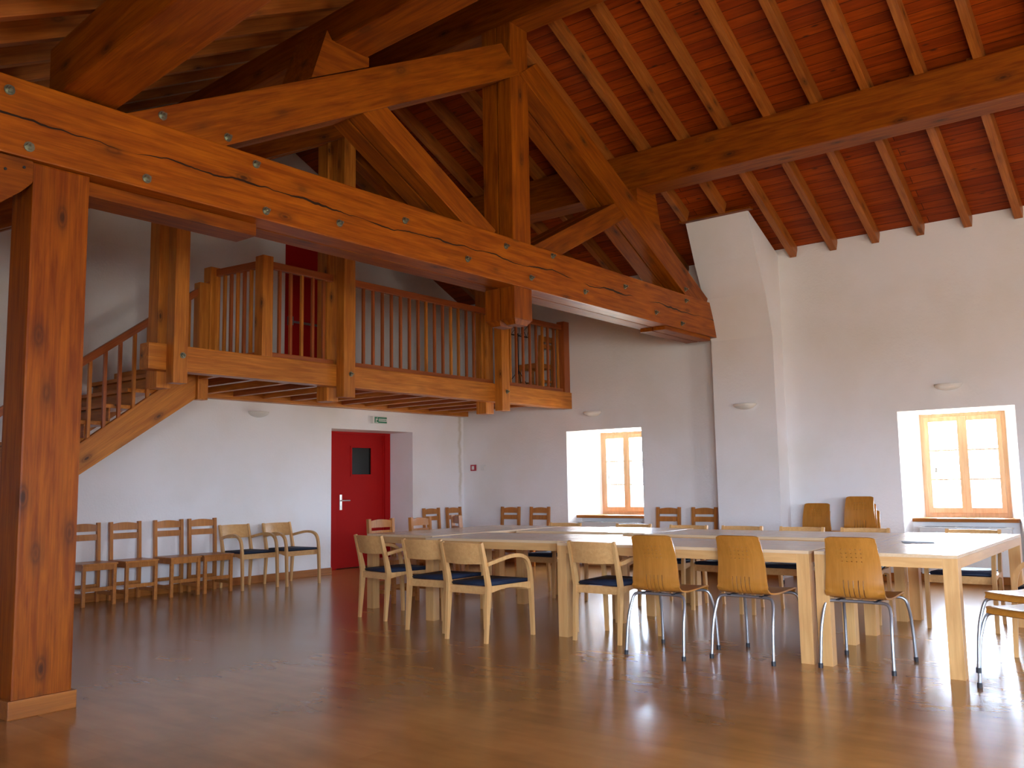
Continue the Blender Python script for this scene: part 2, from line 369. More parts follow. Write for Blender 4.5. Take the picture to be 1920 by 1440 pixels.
DOORB = (8.56, 10.205, 0, 2.065); DOORU = (7.72, 8.75, 2.6, 4.75)
wb = wall_y('wall_back', D, D+TH, [DOORB, DOORU], XL-.4, W+.02, topf)
# damp stain running down near the room corner: a variant of the plaster with its own shape
ms = plaster('white_plaster_with_stain', (.84, .83, .835)); nt_ = ms.node_tree; L_ = nt_.links.new; b_ = nt_.nodes['Principled BSDF']
src_ = b_.inputs['Base Color'].links[0].from_socket
tc_ = node(nt_, 'ShaderNodeTexCoord'); sx_ = node(nt_, 'ShaderNodeSeparateXYZ'); L_(tc_.outputs['Object'], sx_.inputs[0])
ns_ = node(nt_, 'ShaderNodeTexNoise', noise_dimensions='1D'); ns_.inputs['Scale'].default_value = 4; ns_.inputs['Detail'].default_value = 5; L_(sx_.outputs['Z'], ns_.inputs['W'])
q1 = node(nt_, 'ShaderNodeMath', operation='MULTIPLY_ADD'); L_(ns_.outputs['Fac'], q1.inputs[0]); q1.inputs[1].default_value = .10; L_(sx_.outputs['X'], q1.inputs[2])
q2 = node(nt_, 'ShaderNodeMath', operation='SUBTRACT'); L_(q1.outputs[0], q2.inputs[0]); q2.inputs[1].default_value = 11.37
q3 = node(nt_, 'ShaderNodeMath', operation='ABSOLUTE'); L_(q2.outputs[0], q3.inputs[0])
q4 = node(nt_, 'ShaderNodeMapRange'); q4.inputs['From Min'].default_value = .012; q4.inputs['From Max'].default_value = .05; q4.inputs['To Min'].default_value = .55; q4.inputs['To Max'].default_value = 0; L_(q3.outputs[0], q4.inputs['Value'])
q5 = node(nt_, 'ShaderNodeMapRange'); q5.inputs['From Min'].default_value = .8; q5.inputs['From Max'].default_value = 1.2; L_(sx_.outputs['Z'], q5.inputs['Value'])
q7 = node(nt_, 'ShaderNodeMath', operation='LESS_THAN'); L_(sx_.outputs['Z'], q7.inputs[0]); q7.inputs[1].default_value = 2.4
q6 = node(nt_, 'ShaderNodeMath', operation='MULTIPLY'); L_(q4.outputs[0], q6.inputs[0]); L_(q5.outputs[0], q6.inputs[1])
q8 = node(nt_, 'ShaderNodeMath', operation='MULTIPLY'); L_(q6.outputs[0], q8.inputs[0]); L_(q7.outputs[0], q8.inputs[1])
mxs = node(nt_, 'ShaderNodeMixRGB'); L_(q8.outputs[0], mxs.inputs[0]); L_(src_, mxs.inputs[1]); mxs.inputs[2].default_value = (.50, .42, .27, 1); L_(mxs.outputs[0], b_.inputs['Base Color'])
wb.data.materials[0] = ms
# splayed left reveal of the lower door niche
bm = bmesh.new(); prism(bm, [(8.56, D+.001), (8.97, D+.52), (8.56, D+.52)], 'Z', 0, 2.065)
struct(obj('trim_1', bm, M['wall']))
box('wall_passage', 8.4, 10.4, D+.62, D+.72, 0, 2.2, M['wall'])['kind'] = 'structure'
COL.objects['wall_passage'].name = 'trim_2'
wall_y('wall_front', YF-.3, YF, [(a, b, .9, 2.4) for a, b in FWIN], XL-.4, W+.02, topf)

# window wall along Y with splayed niches
ZT = zr(W)+CH
zin = [(W, 0), (W, ZT+.01), (W+.7, ZT-.32)]
bm = bmesh.new()
ys = sorted({YF-.3, D+TH, *[w[0] for w in WIN], *[w[1] for w in WIN]})
for a, b in zip(ys, ys[1:]):
    w = [w for w in WIN if w[0] <= a+1e-6 and w[1] >= b-1e-6]
    def up_(z0): prism(bm, [(W, z0), (W, ZT+.02), (W+.7, ZT+.02-.7*SR), (W+.7, z0)], 'Y', a, b)
    if not w: up_(0)
    else:
        g0, g1 = w[0][2], w[0][3]
        up_(2.015)                                   # lintel
        bbox(bm, W+.22, W+.7, a, b, 0, .70)                                    # thinner wall under the sill
        prism(bm, [(W, a), (W+.55, g0), (W+.7, g0), (W+.7, a)], 'Z', 0, 2.015)
        prism(bm, [(W, b), (W+.55, g1), (W+.7, g1), (W+.7, b)], 'Z', 0, 2.015)
struct(obj('wall_right', bm, M['wall']))
# left wall
bm = bmesh.new(); ys = sorted({YF-.3, D+TH, *[w[0] for w in LWIN], *[w[1] for w in LWIN]})
for a, b in zip(ys, ys[1:]):
    if any(w[0] <= a+1e-6 and w[1] >= b-1e-6 for w in LWIN):
        bbox(bm, XL-.3, XL, a, b, 0, .85); bbox(bm, XL-.3, XL, a, b, 2.35, topf(XL))
    else: bbox(bm, XL-.3, XL, a, b, 0, topf(XL))
struct(obj('wall_left', bm, M['wall']))

# white masonry pier against the window wall; its upper part leans into the room
bm = bmesh.new()
prof = [(11.10, 0), (11.09, 3.08), (10.92, 3.62), (10.70, 4.05), (10.47, 4.60), (W+.05, 4.16), (W+.05, 0)]
prism(bm, prof, 'Y', 4.488, 5.342)
struct(obj('wall_pier', bm, M['wall'])); COL.objects['wall_pier'].name = 'wall_pillar'
o = wbox('trim_3', 10.40, 10.50, 4.42, 5.40, 4.575, 4.60, M['timber']); struct(o)

# roof boards: two slopes and the low flat part
def slope_board(name, xa, za, xb, zb, mat):
    # local X along Y world, local Y up the slope
    d = Vector((xb-xa, 0, zb-za)); L = d.length; dy = d.normalized(); dx = Vector((0, 1, 0)); dz = dx.cross(dy)
    bm = bmesh.new(); s = 1 if dz.z > 0 else -1
    a, b = sorted((0, s*.05)); bbox(bm, YF-.4, D+TH, 0, L, a, b)
    return struct(obj(name, bm, mat, None, mat_from((xa, 0, za), dx, dy, dz)))
slope_board('ceiling', W+.75, zr(W+.75)+CH, RX, ZRID+CH, M['boards'])
slope_board('ceiling', XFLAT-.05, zl(XFLAT-.05)+CH, RX, ZRID+CH, M['boards'])
slope_board('ceiling', XL-.4, zl(XFLAT)+CH-.02, XFLAT, zl(XFLAT)+CH-.02, M['boards'])

# skirting boards
def skirt(name, x0, x1, y0, y1, h=.10): struct(wbox(name, x0, x1, y0, y1, 0, h, M['oakband'], None, .004))
skirt('baseboard_back', XL, 8.56, D-.022, D); skirt('baseboard_back', 10.205, W, D-.022, D)
skirt('baseboard_right', W-.022, W, 7.97, D-.022); skirt('baseboard_right', W-.022, W, 5.342, 6.65)
skirt('baseboard_right', W-.022, W, 3.11, 4.488); skirt('baseboard_right', W-.022, W, YF, 1.85)
for i, w in enumerate(WIN[:2]): skirt('baseboard_right', W+.2, W+.22, w[0]+.08, w[1]-.08)
skirt('baseboard_pillar', 11.078, 11.10, 4.488, 5.342)

# doors
d1 = thing('door_1', '', 'door', (9.6, D+.5, 0)); d1['kind'] = 'structure'; WORLDP.add(d1.name)
FY = D+.5
bm = bmesh.new()
bbox(bm, 8.97, 9.09, FY, FY+.09, 0, 2.085, .004); bbox(bm, 10.09, 10.205, FY, FY+.09, 0, 2.085, .004); bbox(bm, 9.09, 10.09, FY, FY+.09, 2.03, 2.085, .004)
bbox(bm, 10.06, 10.09, FY+.02, FY+.09, 0, 2.03, .003)
obj('door_frame', bm, M['red'], d1)
bm = bmesh.new()
bbox(bm, 9.09, 9.40, FY+.03, FY+.07, .01, 2.03); bbox(bm, 9.82, 10.06, FY+.03, FY+.07, .01, 2.03)
bbox(bm, 9.40, 9.82, FY+.03, FY+.07, .01, 1.40); bbox(bm, 9.40, 9.82, FY+.03, FY+.07, 1.84, 2.03)
for a in ((9.385, 9.415, 1.385, 1.855), (9.805, 9.835, 1.385, 1.855)): bbox(bm, a[0], a[1], FY+.02, FY+.03, a[2], a[3])
for a in ((9.385, 9.835, 1.385, 1.415), (9.385, 9.835, 1.825, 1.855)): bbox(bm, a[0], a[1], FY+.018, FY+.03, a[2], a[3])
leaf = obj('door_leaf', bm, M['red'], d1)
box('vision_glass', 9.40, 9.82, FY+.045, FY+.055, 1.40, 1.84, M['darkglass'], leaf)
bm = bmesh.new(); bbox(bm, 9.17, 9.215, FY+.018, FY+.03, .88, 1.11, .003)
tube(bm, [(9.19, FY+.03, 1.02), (9.19, FY-.02, 1.02), (9.20, FY-.028, 1.02), (9.33, FY-.03, 1.02)], .009, 8)
bbox(bm, 9.185, 9.2, FY+.012, FY+.02, .92, .945)
obj('door_handle', bm, M['handle'], leaf)
d2 = thing('door_2', '', 'door', (8.2, D+.1, 2.62)); d2['kind'] = 'structure'; WORLDP.add(d2.name)
bm = bmesh.new(); bbox(bm, 7.72, 7.80, D+.06, D+.14, 2.62, 4.75, .004); bbox(bm, 8.67, 8.75, D+.06, D+.14, 2.62, 4.75, .004); bbox(bm, 7.80, 8.67, D+.06, D+.14, 4.67, 4.75, .004)
obj('door_frame', bm, M['red'], d2)
leaf = box('door_leaf', 7.80, 8.67, D+.08, D+.12, 2.62, 4.67, M['red'], d2)
bm = bmesh.new(); tube(bm, [(7.84, D+.03, 3.53), (8.63, D+.03, 3.53)], .017, 10)
bbox(bm, 7.82, 7.88, D+.01, D+.08, 3.48, 3.60, .005); bbox(bm, 8.60, 8.65, D+.01, D+.08, 3.49, 3.57, .005)
obj('panic_bar', bm, M['steel'], leaf)

# windows
def window(n, g0, g1, x, label):
    t = thing('window_%d' % n, '', 'window', (x, (g0+g1)/2, .74)); t['kind'] = 'structure'; WORLDP.add(t.name)
    z0, z1 = .74, 2.0; mid = (g0+g1)/2
    def fr(a, b, c, d, w, t0, t1):
        bm = bmesh.new()
        bbox(bm, t0, t1, a, a+w, c, d, .004); bbox(bm, t0, t1, b-w, b, c, d, .004)
        bbox(bm, t0, t1, a+w, b-w, c, c+w*1.2, .004); bbox(bm, t0, t1, a+w, b-w, d-w, d, .004)
        return bm
    obj('window_frame', fr(g0, g1, z0, z1, .045, x, x+.07), M['winwood'], t)
    for a, b in ((g0+.045, mid), (mid, g1-.045)):
        s = obj('sash', fr(a, b, z0+.05, z1-.045, .055, x-.012, x+.04), M['winwood'], t)
        h = (z1-z0-.2)/3
        for k in (1, 2):
            box('glazing_bar', x-.004, x+.03, a+.055, b-.055, z0+.1+h*k-.009, z0+.1+h*k+.009, M['winwood'], s)
        box('pane', x+.012, x+.016, a+.05, b-.05, z0+.1, z1-.1, M['glass'], s)
    bm = bmesh.new(); bbox(bm, x-.024, x-.012, mid+.30+.0, mid+.33, 1.22, 1.34, .003); tube(bm, [(x-.02, mid+.315, 1.28), (x-.05, mid+.315, 1.28), (x-.055, mid+.315, 1.19)], .008, 8)
    obj('window_handle', bm, M['handle'], t)
    return t
for i, w in enumerate(WIN):
    window(i+1, w[2], w[3], W+.55, '')
for i, (a, b, g0, g1) in enumerate(WIN[:2]):
    nm = 'right-hand' if i == 0 else 'left-hand'
    o = wbox('window_sill', W+.13, W+.60, a+.06+(.0), b-.06, .70, .742, M['oakband'], None, .006)
    tag(o, 'wooden sill board under the %s bright window' % nm, 'window sill')
# plain sashes of the windows behind the viewer
k = 5
for a, b in FWIN:
    t = thing('window_%d' % k, '', 'window', ((a+b)/2, YF-.15, .9)); t['kind'] = 'structure'; k += 1; WORLDP.add(t.name)
    bm = bmesh.new()
    for u in (a, a+(b-a)/3, a+2*(b-a)/3, b-.06): bbox(bm, u, u+.06, YF-.2, YF-.12, .9, 2.4)
    bbox(bm, a, b, YF-.2, YF-.12, .9, .97); bbox(bm, a, b, YF-.2, YF-.12, 2.33, 2.4)
    obj('window_frame', bm, M['winwood'], t); box('pane', a, b, YF-.165, YF-.16, .95, 2.35, M['glass'], t)
for a, b in LWIN:
    t = thing('window_%d' % k, '', 'window', (XL-.15, (a+b)/2, .85)); t['kind'] = 'structure'; k += 1; WORLDP.add(t.name)
    bm = bmesh.new()
    for u in (a, (a+b)/2-.03, b-.06): bbox(bm, XL-.2, XL-.12, u, u+.06, .85, 2.35)
    bbox(bm, XL-.2, XL-.12, a, b, .85, .92); bbox(bm, XL-.2, XL-.12, a, b, 2.28, 2.35)
    obj('window_frame', bm, M['winwood'], t); box('pane', XL-.165, XL-.16, a, b, .9, 2.3, M['glass'], t)

# ------------------------------------------------------------------ roof timbers
def bolt_bm(x, y, z, side=-1):
    """threaded rod, nut and washer on a face looking along side*Y"""
    bm = bmesh.new()
    def cyl(y0, y1, r, n):
        A = [bm.verts.new((x+r*math.cos(2*PI*i/n), y0, z+r*math.sin(2*PI*i/n))) for i in range(n)]
        B = [bm.verts.new((v.co.x, y1, v.co.z)) for v in A]
        bm.faces.new(A); bm.faces.new(B[::-1])
        for i in range(n): bm.faces.new((A[i], A[(i+1) % n], B[(i+1) % n], B[i]))
    cyl(y, y+side*.005, .030, 16); cyl(y+side*.005, y+side*.022, .021, 6); cyl(y+side*.022, y+side*.045, .009, 10)
    return bm
def rtop(x): return 3.604+.511*(x-2.845) if x < RX else 3.604+.511*((RX-2.845)-(x-RX))
def double(tr, name, x0, z0, x1, z1, h, ya, mat, w=.205, gap=.014, cut0=0, cut1=0, y2=None):
    for k, yc in enumerate((ya+w/2, ya+w*1.5+gap)):
        beam(name, (x0, yc, z0), (x1, yc, z1), w, h, mat[k] if isinstance(mat, tuple) else mat, tr, (0, 0, 1), .009, cut0, cut1)
T1 = thing('roof_truss', 'large bolted timber roof truss with a cracked tie beam spanning across the whole room', 'roof truss', (6.88, 5.27, 3.12))
# tie beam
double(T1, 'tie_beam', XL+.02, 3.35, 11.01, 3.35, .455, 5.255, (M['tie'], M['timber']), cut1=-.10)
double(T1, 'bolster', 9.75, 3.105, 10.98, 3.105, .055, 5.30, M['timber'], w=.17)
wbox('bolster', 2.60, 3.86, 5.38, 5.62, 3.03, 3.12, M['timber'], T1, .006)
# king post (two pieces, one behind the other), end with chamfers
for ya, yb in ((5.272, 5.445), (5.458, 5.64)):
    bm = bmesh.new()
    zb = 2.76
    bbox(bm, zb+.05, 5.80, -.14, .14, -(yb-ya)/2, (yb-ya)/2, .008)
    # chamfered foot
    A = [bm.verts.new(v) for v in ((zb+.05,-.132,-(yb-ya)/2+.006),(zb+.05,.132,-(yb-ya)/2+.006),(zb+.05,.132,(yb-ya)/2-.006),(zb+.05,-.132,(yb-ya)/2-.006))]
    B = [bm.verts.new(v) for v in ((zb,-.09,-(yb-ya)/2+.04),(zb,.09,-(yb-ya)/2+.04),(zb,.09,(yb-ya)/2-.03),(zb,-.09,(yb-ya)/2-.03))]
    bm.faces.new(B)
    for i in range(4): bm.faces.new((A[i], A[(i+1) % 4], B[(i+1) % 4], B[i]))
    obj('king_post', bm, M['timber'], T1, mat_from((6.87, (ya+yb)/2, 0), Vector((0,0,1)), Vector((-1,0,0)), Vector((0,-1,0))))
RH = .33; off = RH/2*math.sqrt(1+.511**2)     # rafter depth and vertical half depth
def rc(x): return rtop(x)-off
double(T1, 'principal_rafter', 2.75, rc(2.75), 6.73, rc(6.73), RH, 5.262, M['timber'], w=.198, cut1=-.08)
double(T1, 'principal_rafter', 10.80, rc(10.80), 7.01, rc(7.01), RH, 5.262, M['timber'], w=.198, cut1=-.08)
double(T1, 'strut', 4.80, 4.375, 6.42, 3.507, .25, 5.285, M['timber'], w=.18)
double(T1, 'strut', 8.88, 4.40, 7.12, 3.486, .225, 5.285, M['timber'], w=.18)
for (x, z) in [(2.1,3.49),(2.22,3.19),(2.94,3.19),(3.76,3.51),(3.85,3.19),(4.53,3.25),(5.24,3.43),(6.03,3.25),(6.59,3.48),(7.35,3.53),(6.98,3.24),(7.93,3.25),(8.75,3.44),(9.45,3.24),(10.1,3.19),(10.23,3.50)]:
    obj('bolt', bolt_bm(x, 5.255, z), M['bolt'], T1, Matrix.Identity(4))
for (x, z) in [(10.24,3.65),(3.04,3.64),(3.53,3.64)]:
    obj('bolt', bolt_bm(x, 5.262, z), M['bolt'], T1, Matrix.Identity(4))

# second truss, carried down by hanging posts that hold the gallery
T2 = thing('roof_truss', 'darker roof truss farther back with hanging posts that carry the gallery', 'roof truss', (6.88, 7.9, 2.2))
YA = 7.72
for x0, x1 in ((4.64, 4.79), (6.73, 6.90), (9.55, 9.72)):
    zt = 5.78 if x0 < 7 < x1+1 and x0 > 6 else rtop((x0+x1)/2)-.25
    wbox('hanging_post', x0, x1, YA, YA+.13, 2.225, zt, M['pine'], T2, .01)
    wbox('hanging_post', x0, x1, YA+.29, YA+.47, 2.20, zt, M['pine'], T2, .01)
    obj('bolt', bolt_bm((x0+x1)/2+.02, YA, 2.49), M['bolt'], T2, Matrix.Identity(4))
for yy in (YA+.065, YA+.37):
    beam('principal_rafter', (2.9, yy, rc(2.9)), (6.74, yy, rc(6.74)), .14, .30, M['timber'], T2)
    beam('principal_rafter', (10.0, yy, rc(10.0)), (6.89, yy, rc(6.89)), .14, .30, M['timber'], T2)

# foreground post with its base trim, and the corbel beam left of it
P1 = thing('timber_post', 'massive square timber post in the left foreground under the tie beam', 'post', (2.43, 5.42, 0))
wbox('shaft', 2.262, 2.592, 5.285, 5.55, 0, 3.118, M['timber'], P1, .012)
bm = bmesh.new()
bbox(bm, 2.240, 2.612, 5.262, 5.285, 0, .10, .003); bbox(bm, 2.240, 2.262, 5.285, 5.55, 0, .10, .003)
bbox(bm, 2.592, 2.612, 5.285, 5.55, 0, .10, .003); bbox(bm, 2.240, 2.612, 5.55, 5.572, 0, .10, .003)
obj('base_trim', bm, M['oakband'], P1, Matrix.Identity(4))
C1 = thing('corbel_beam', 'short timber with a chamfered end under the tie beam, left of the foreground post', 'beam', (1.2, 5.4, 2.8))
bm = bmesh.new(); prism(bm, [(XL+.02, 3.115), (2.255, 3.115), (2.255, 2.99), (2.19, 2.92), (2.07, 2.82), (XL+.02, 2.82)], 'Y', 5.262, 5.50)
bmesh.ops.bevel(bm, geom=list(bm.edges), offset=.006, segments=2, affect='EDGES')
obj('beam', bm, M['timber'], C1, Matrix.Identity(4))
bm = bmesh.new(); bbox(bm, XL+.02, 2.04, 5.27, 5.49, 2.785, 2.818, .003); obj('board', bm, M['timber'], C1, Matrix.Identity(4))
for x, z in ((2.10, 3.03), (2.20, 3.065)):
    bm = bmesh.new()
    A = [bm.verts.new((x+.009*math.cos(i), 5.262, z+.009*math.sin(i))) for i in (0, 1.05, 2.09, 3.14, 4.19, 5.24)]
    B = [bm.verts.new((v.co.x, 5.257, v.co.z)) for v in A]; bm.faces.new(A); bm.faces.new(B[::-1])
    for i in range(6): bm.faces.new((A[i], A[(i+1) % 6], B[(i+1) % 6], B[i]))
    obj('nail_head', bm, M['plug'], C1, Matrix.Identity(4))

# purlins
def sk(y): return .075*(y-5.3)                     # the left eaves run slightly askew
o = wbox('purlin', 9.17, 9.51, YF, D-.01, 4.71, zr(9.17)-.005, M['timber'], None, .015)
tag(o, 'huge square purlin under the right roof slope, upper right of the picture', 'purlin')
o = beam('purlin', (4.66+.06*(1.0-5.3), 1.0, 4.84), (4.66+.06*(D-5.3), D-.01, 4.84), .34, .26, M['timber'], None, (0,0,1), .012)
tag(o, 'purlin under the left roof slope, resting on a block on the left principal rafter', 'purlin')
o = beam('purlin', (2.60+.095*(1.5-5.33), 1.5, 3.77), (2.60, 5.5, 3.77), .34, .34, M['timber'], None, (0,0,1), .012)
tag(o, 'thick lowest purlin at the top left, meeting the left end of the tie beam', 'purlin')
o = wbox('ridge_beam', 6.75, 7.02, YF, D-.01, 5.80, ZRID-.03, M['timber'], None, .012)
tag(o, 'ridge beam at the peak of the roof above the king posts', 'ridge beam')
# blocks between principal rafters and purlins
for (xa, xb, name) in ((9.18, 9.50, 'right'), (4.46, 4.79, 'left')):
    for y0, y1, w in ((5.27, 5.66, 'front'), (7.72, 8.19, 'rear')):
        bm = bmesh.new()
        if name == 'right': prism(bm, [(xa-.06, rtop(xa-.06)+.01), (xa-.06, 4.705), (xb, 4.705), (xb+.05, 4.78), (xb+.20, rtop(xb+.20)+.01)], 'Y', y0, y1)
        else: prism(bm, [(xb+.06, rtop(xb+.06)+.01), (xb+.06, 4.715), (xa, 4.715), (xa-.05, 4.78), (xa-.20, rtop(xa-.20)+.01)], 'Y', y0, y1)
        o = obj('purlin_block', bm, M['timber']); tag(o, 'wedge block between the %s rafter of the %s truss and its purlin' % (name, w), 'block')

# common rafters (each one a thing)
ORD = ['first','second','third','fourth','fifth','sixth','seventh','eighth','ninth','tenth','eleventh','twelfth','thirteenth','fourteenth','fifteenth','sixteenth','seventeenth','eighteenth','nineteenth','twentieth']
def raf(xa, xb, y, fz, label, group, clip=None):
    o = beam('rafter', (xa, y, fz(xa)+CH/2*.98), (xb, y, fz(xb)+CH/2*.98), .085, CH*.92, M['rafter'], None, (0,0,1), .006)
    tag(o, label, 'rafter', group)
ylow = [4.266 + .522*k for k in range(-12, 12)]
def side(y): return 'right' if y < 4.9 else 'left'
front = [y for y in ylow if y < 5.5]; rear = [y for y in ylow if y >= 5.5 and y < D-.1]
for y in ylow:
    if y > D-.08 or y < YF+.05: continue
    n = ORD[int(round((4.266-y)/.522))] if y < 4.5 else ORD[max(0, int(round((y-5.83)/.522)))]
    if 4.5 < y < 5.34:
        lab = 'short rafter stopping above the white pier, %s of two' % ('right' if y < 5 else 'left')
        raf(10.42, 9.30, y, zr, lab, 'lower rafters of the right slope'); 
    elif y < 4.5:
        lab = 'pale rafter between purlin and window wall, %s to the right of the pier' % n
        raf(W-.012, 9.30, y, zr, lab, 'lower rafters of the right slope')
    else:
        lab = 'dim lower right-slope rafter, %s behind the front truss' % n
        raf(W-.012, 9.30, y, zr, lab, 'lower rafters of the right slope')
    yu = y-.085
    n = ORD[min(len(ORD)-1, int(round((5.31-y)/.522)) if y < 5.5 else int(round((y-5.83)/.522)))]
    lab = ('pale upper rafter above the big purlin, %s to the right of the front king post' % n) if y < 5.5 else \
          ('dim upper right-slope rafter near the ridge, %s behind the front truss' % n)
    raf(9.46, 7.0, yu, zr, lab, 'upper rafters of the right slope')
    yl = y+.12
    n2 = ORD[min(len(ORD)-1, int(round((5.31-y)/.522)) if y < 5.5 else int(round((y-5.83)/.522)))]
    lab = ('left-slope rafter at the top left, %s before the front truss' % n2) if y < 5.5 else \
          ('left-slope rafter, %s behind the front truss' % n2)
    if 1.5 < yl < D-.05: raf(XFLAT-.05, 6.76, yl, zl, lab, 'rafters of the left slope')

# ------------------------------------------------------------------ gallery
G = thing('gallery', 'timber gallery floor on joists along the back wall, above the red door', 'gallery', (8.4, 8.9, 2.35))
wbox('front_beam', 4.46, W+.02-.02, 7.85, 8.01, 2.355, 2.605, M['pine'], G, .012)
wbox('wall_beam', 5.47, W-.01, D-.13, D-.002, 2.36, 2.585, M['pine'], G, .01)
x = 5.47; 
for i in range(14):
    if x > W-.1: break
    wbox('joist', x, x+.075, 8.01, D-.13, 2.40, 2.56, M['rail'] if i % 2 else M['pine'], G, .006); x += .452
bm = bmesh.new(); bbox(bm, 5.47, W, 7.99, D-.002, 2.562, 2.603); obj('deck', bm, M['deck'], G, Matrix.Identity(4))
for x0 in (4.9,):  # short return beam left of the stair newel
    wbox('trimmer', 5.47, 5.58, 8.60, 8.72, 2.19, 2.36, M['pine'], G, .006)

R = thing('gallery_railing', 'reddish wooden railing with square balusters along the gallery edge', 'railing', (8.5, 7.93, 2.6))
def rail_seg(x0, x1, y, pts):
    wbox('top_rail', x0, x1, y-.03, y+.03, 3.565, 3.645, M['rail'], R, .006)
    wbox('bottom_rail', x0, x1, y-.035, y+.035, 2.605, 2.66, M['rail'], R, .005)
    for i, p in enumerate(pts): wbox('baluster', p-.016, p+.016, y-.016, y+.016, 2.655, 3.57, M['rail'] if random.random() < .6 else M['pine'], R, .004)
rail_seg(5.87, 6.73, 7.93, [6.0, 6.148, 6.30, 6.452, 6.605])
rail_seg(6.90, 9.56, 7.93, [7.06, 7.211, 7.365, 7.518, 7.669, 7.825, 7.98, 8.135, 8.28, 8.437, 8.593, 8.748, 8.897, 9.056, 9.209, 9.37])
rail_seg(9.72, 11.25, 7.93, [9.85, 10.0, 10.143, 10.304, 10.464, 10.622, 10.777, 10.914, 11.071, 11.17])
wbox('newel_post', 5.735, 5.87, 7.865, 8.0, 2.605, 3.69, M['pine'], R, .01)
wbox('newel_post', 11.25, 11.395, 7.865, 8.0, 2.605, 3.70, M['rail'], R, .01)
wbox('newel_post', 5.60, 5.73, 8.62, 8.75, 2.605, 3.66, M['pine'], R, .01)
beam('top_rail', (5.77, 8.0, 3.60), (5.70, 8.63, 3.60), .06, .08, M['rail'], R)
beam('bottom_rail', (5.78, 8.0, 2.63), (5.70, 8.63, 2.63), .07, .055, M['rail'], R)
for k in range(5):
    y = 8.10+.105*k; xx = 5.77-(y-8.0)*.1
    wbox('baluster', xx-.016, xx+.016, y-.016, y+.016, 2.65, 3.57, M['rail'] if k % 2 else M['pine'], R, .004)

# stairs rising to the right along the back wall
S = thing('staircase', 'wooden staircase climbing along the back wall up to the gallery', 'staircase', (3.8, 9.3, 0))
def st(x): return 2.283+.715*(x-5.075)     # top edge of the stringer
x0, x1 = 2.15, 5.46
for yy in (8.665, D-.05):
    bm = bmesh.new()
    prism(bm, [(x0, max(0, st(x0)-.36)), (x0, st(x0)), (x1, st(x1)), (x1, st(x1)-.37)], 'Y', -.03, .03)
    # grain along the slope
    d = Vector((1, 0, .715)).normalized(); o3 = Vector((x0, yy, st(x0)-.2))
    mw = mat_from(o3, *axes(d, (0, 0, 1)))
    for v in bm.verts: v.co = mw.inverted() @ Vector((v.co.x, yy+v.co.y, v.co.z))
    bmesh.ops.bevel(bm, geom=list(bm.edges), offset=.006, segments=2, affect='EDGES')
    obj('stringer', bm, M['pine'], S, mw)
nst = 15; rise = 2.603/nst
for k in range(1, nst):
    z = rise*k; xx = 5.46-(2.603-z)/.715+.02
    if xx < x0: continue
    wbox('tread', xx-.27, xx+.06, 8.69, D-.08, z-.04, z, M['deck'] if False else M['pine'], S, .006)
    wbox('riser', xx+.03, xx+.045, 8.70, D-.08, z, z+rise-.04, M['pine'], S, .002)
SR2 = thing('stair_railing', 'sloping wooden handrail with square balusters beside the stairs', 'railing', (4.6, 8.66, 1.7))
def hz(x): return 3.024+.72*(x-4.945)
beam('handrail', (2.3, 8.665, hz(2.3)-.045), (5.62, 8.665, hz(5.62)-.045), .06, .072, M['rail'], SR2, (0,0,1), .008)
xx = 4.318-.151*12
while xx < 5.42:
    wbox('baluster', xx-.016, xx+.016, 8.649, 8.681, st(xx)-.02, hz(xx)-.07, M['pine'] if int(xx*10) % 2 else M['rail'], SR2, .004); xx += .151
wbox('newel_post', 5.462, 5.585, 8.60, 8.715, 2.18, 3.46, M['pine'], SR2, .008)
wbox('newel_post', 2.18, 2.30, 8.60, 8.72, 0, 1.2, M['pine'], SR2, .008)

# ------------------------------------------------------------------ wall fittings
def sconce(loc, rz, label):
    t = thing('wall_lamp', label, 'wall lamp', loc, rz)      # opens upwards, bulges along local -Y
    bm = bmesh.new(); nu, nv = 24, 8; rows = []
    for j in range(nv+1):
        a = j/nv*PI/2; r = math.cos(a)
        rows.append([bm.verts.new((-.155*r*math.cos(PI*i/nu), -.13*r*math.sin(PI*i/nu), -.075*math.sin(a))) for i in range(nu+1)])
    for j in range(nv):
        for i in range(nu):
            try: bm.faces.new((rows[j][i], rows[j][i+1], rows[j+1][i+1], rows[j+1][i]))
            except Exception: pass
    bmesh.ops.remove_doubles(bm, verts=bm.verts, dist=.0008)
    o = obj('lamp_bowl', bm, M['ceramic'], t, smooth=True)
    md = o.modifiers.new('solid', 'SOLIDIFY'); md.thickness = .006
    bm = bmesh.new(); bbox(bm, -.05, .05, -.02, 0, -.045, -.005, .004); tube(bm, [(0, -.02, -.02), (0, -.06, -.02)], .018, 10)
    obj('wall_bracket', bm, M['white'], t)
    return t
sconce((W, 2.52, 2.305), -PI/2, 'white half-bowl wall lamp above the right-hand bright window')
sconce((11.093, 4.90, 2.215), -PI/2, 'white half-bowl wall lamp on the face of the white pier')
sconce((W, 7.47, 2.29), -PI/2, 'white half-bowl wall lamp above the left-hand bright window, below the gallery end')
sconce((7.30, D, 2.235), 0, 'white half-bowl wall lamp under the gallery, left of the red door')

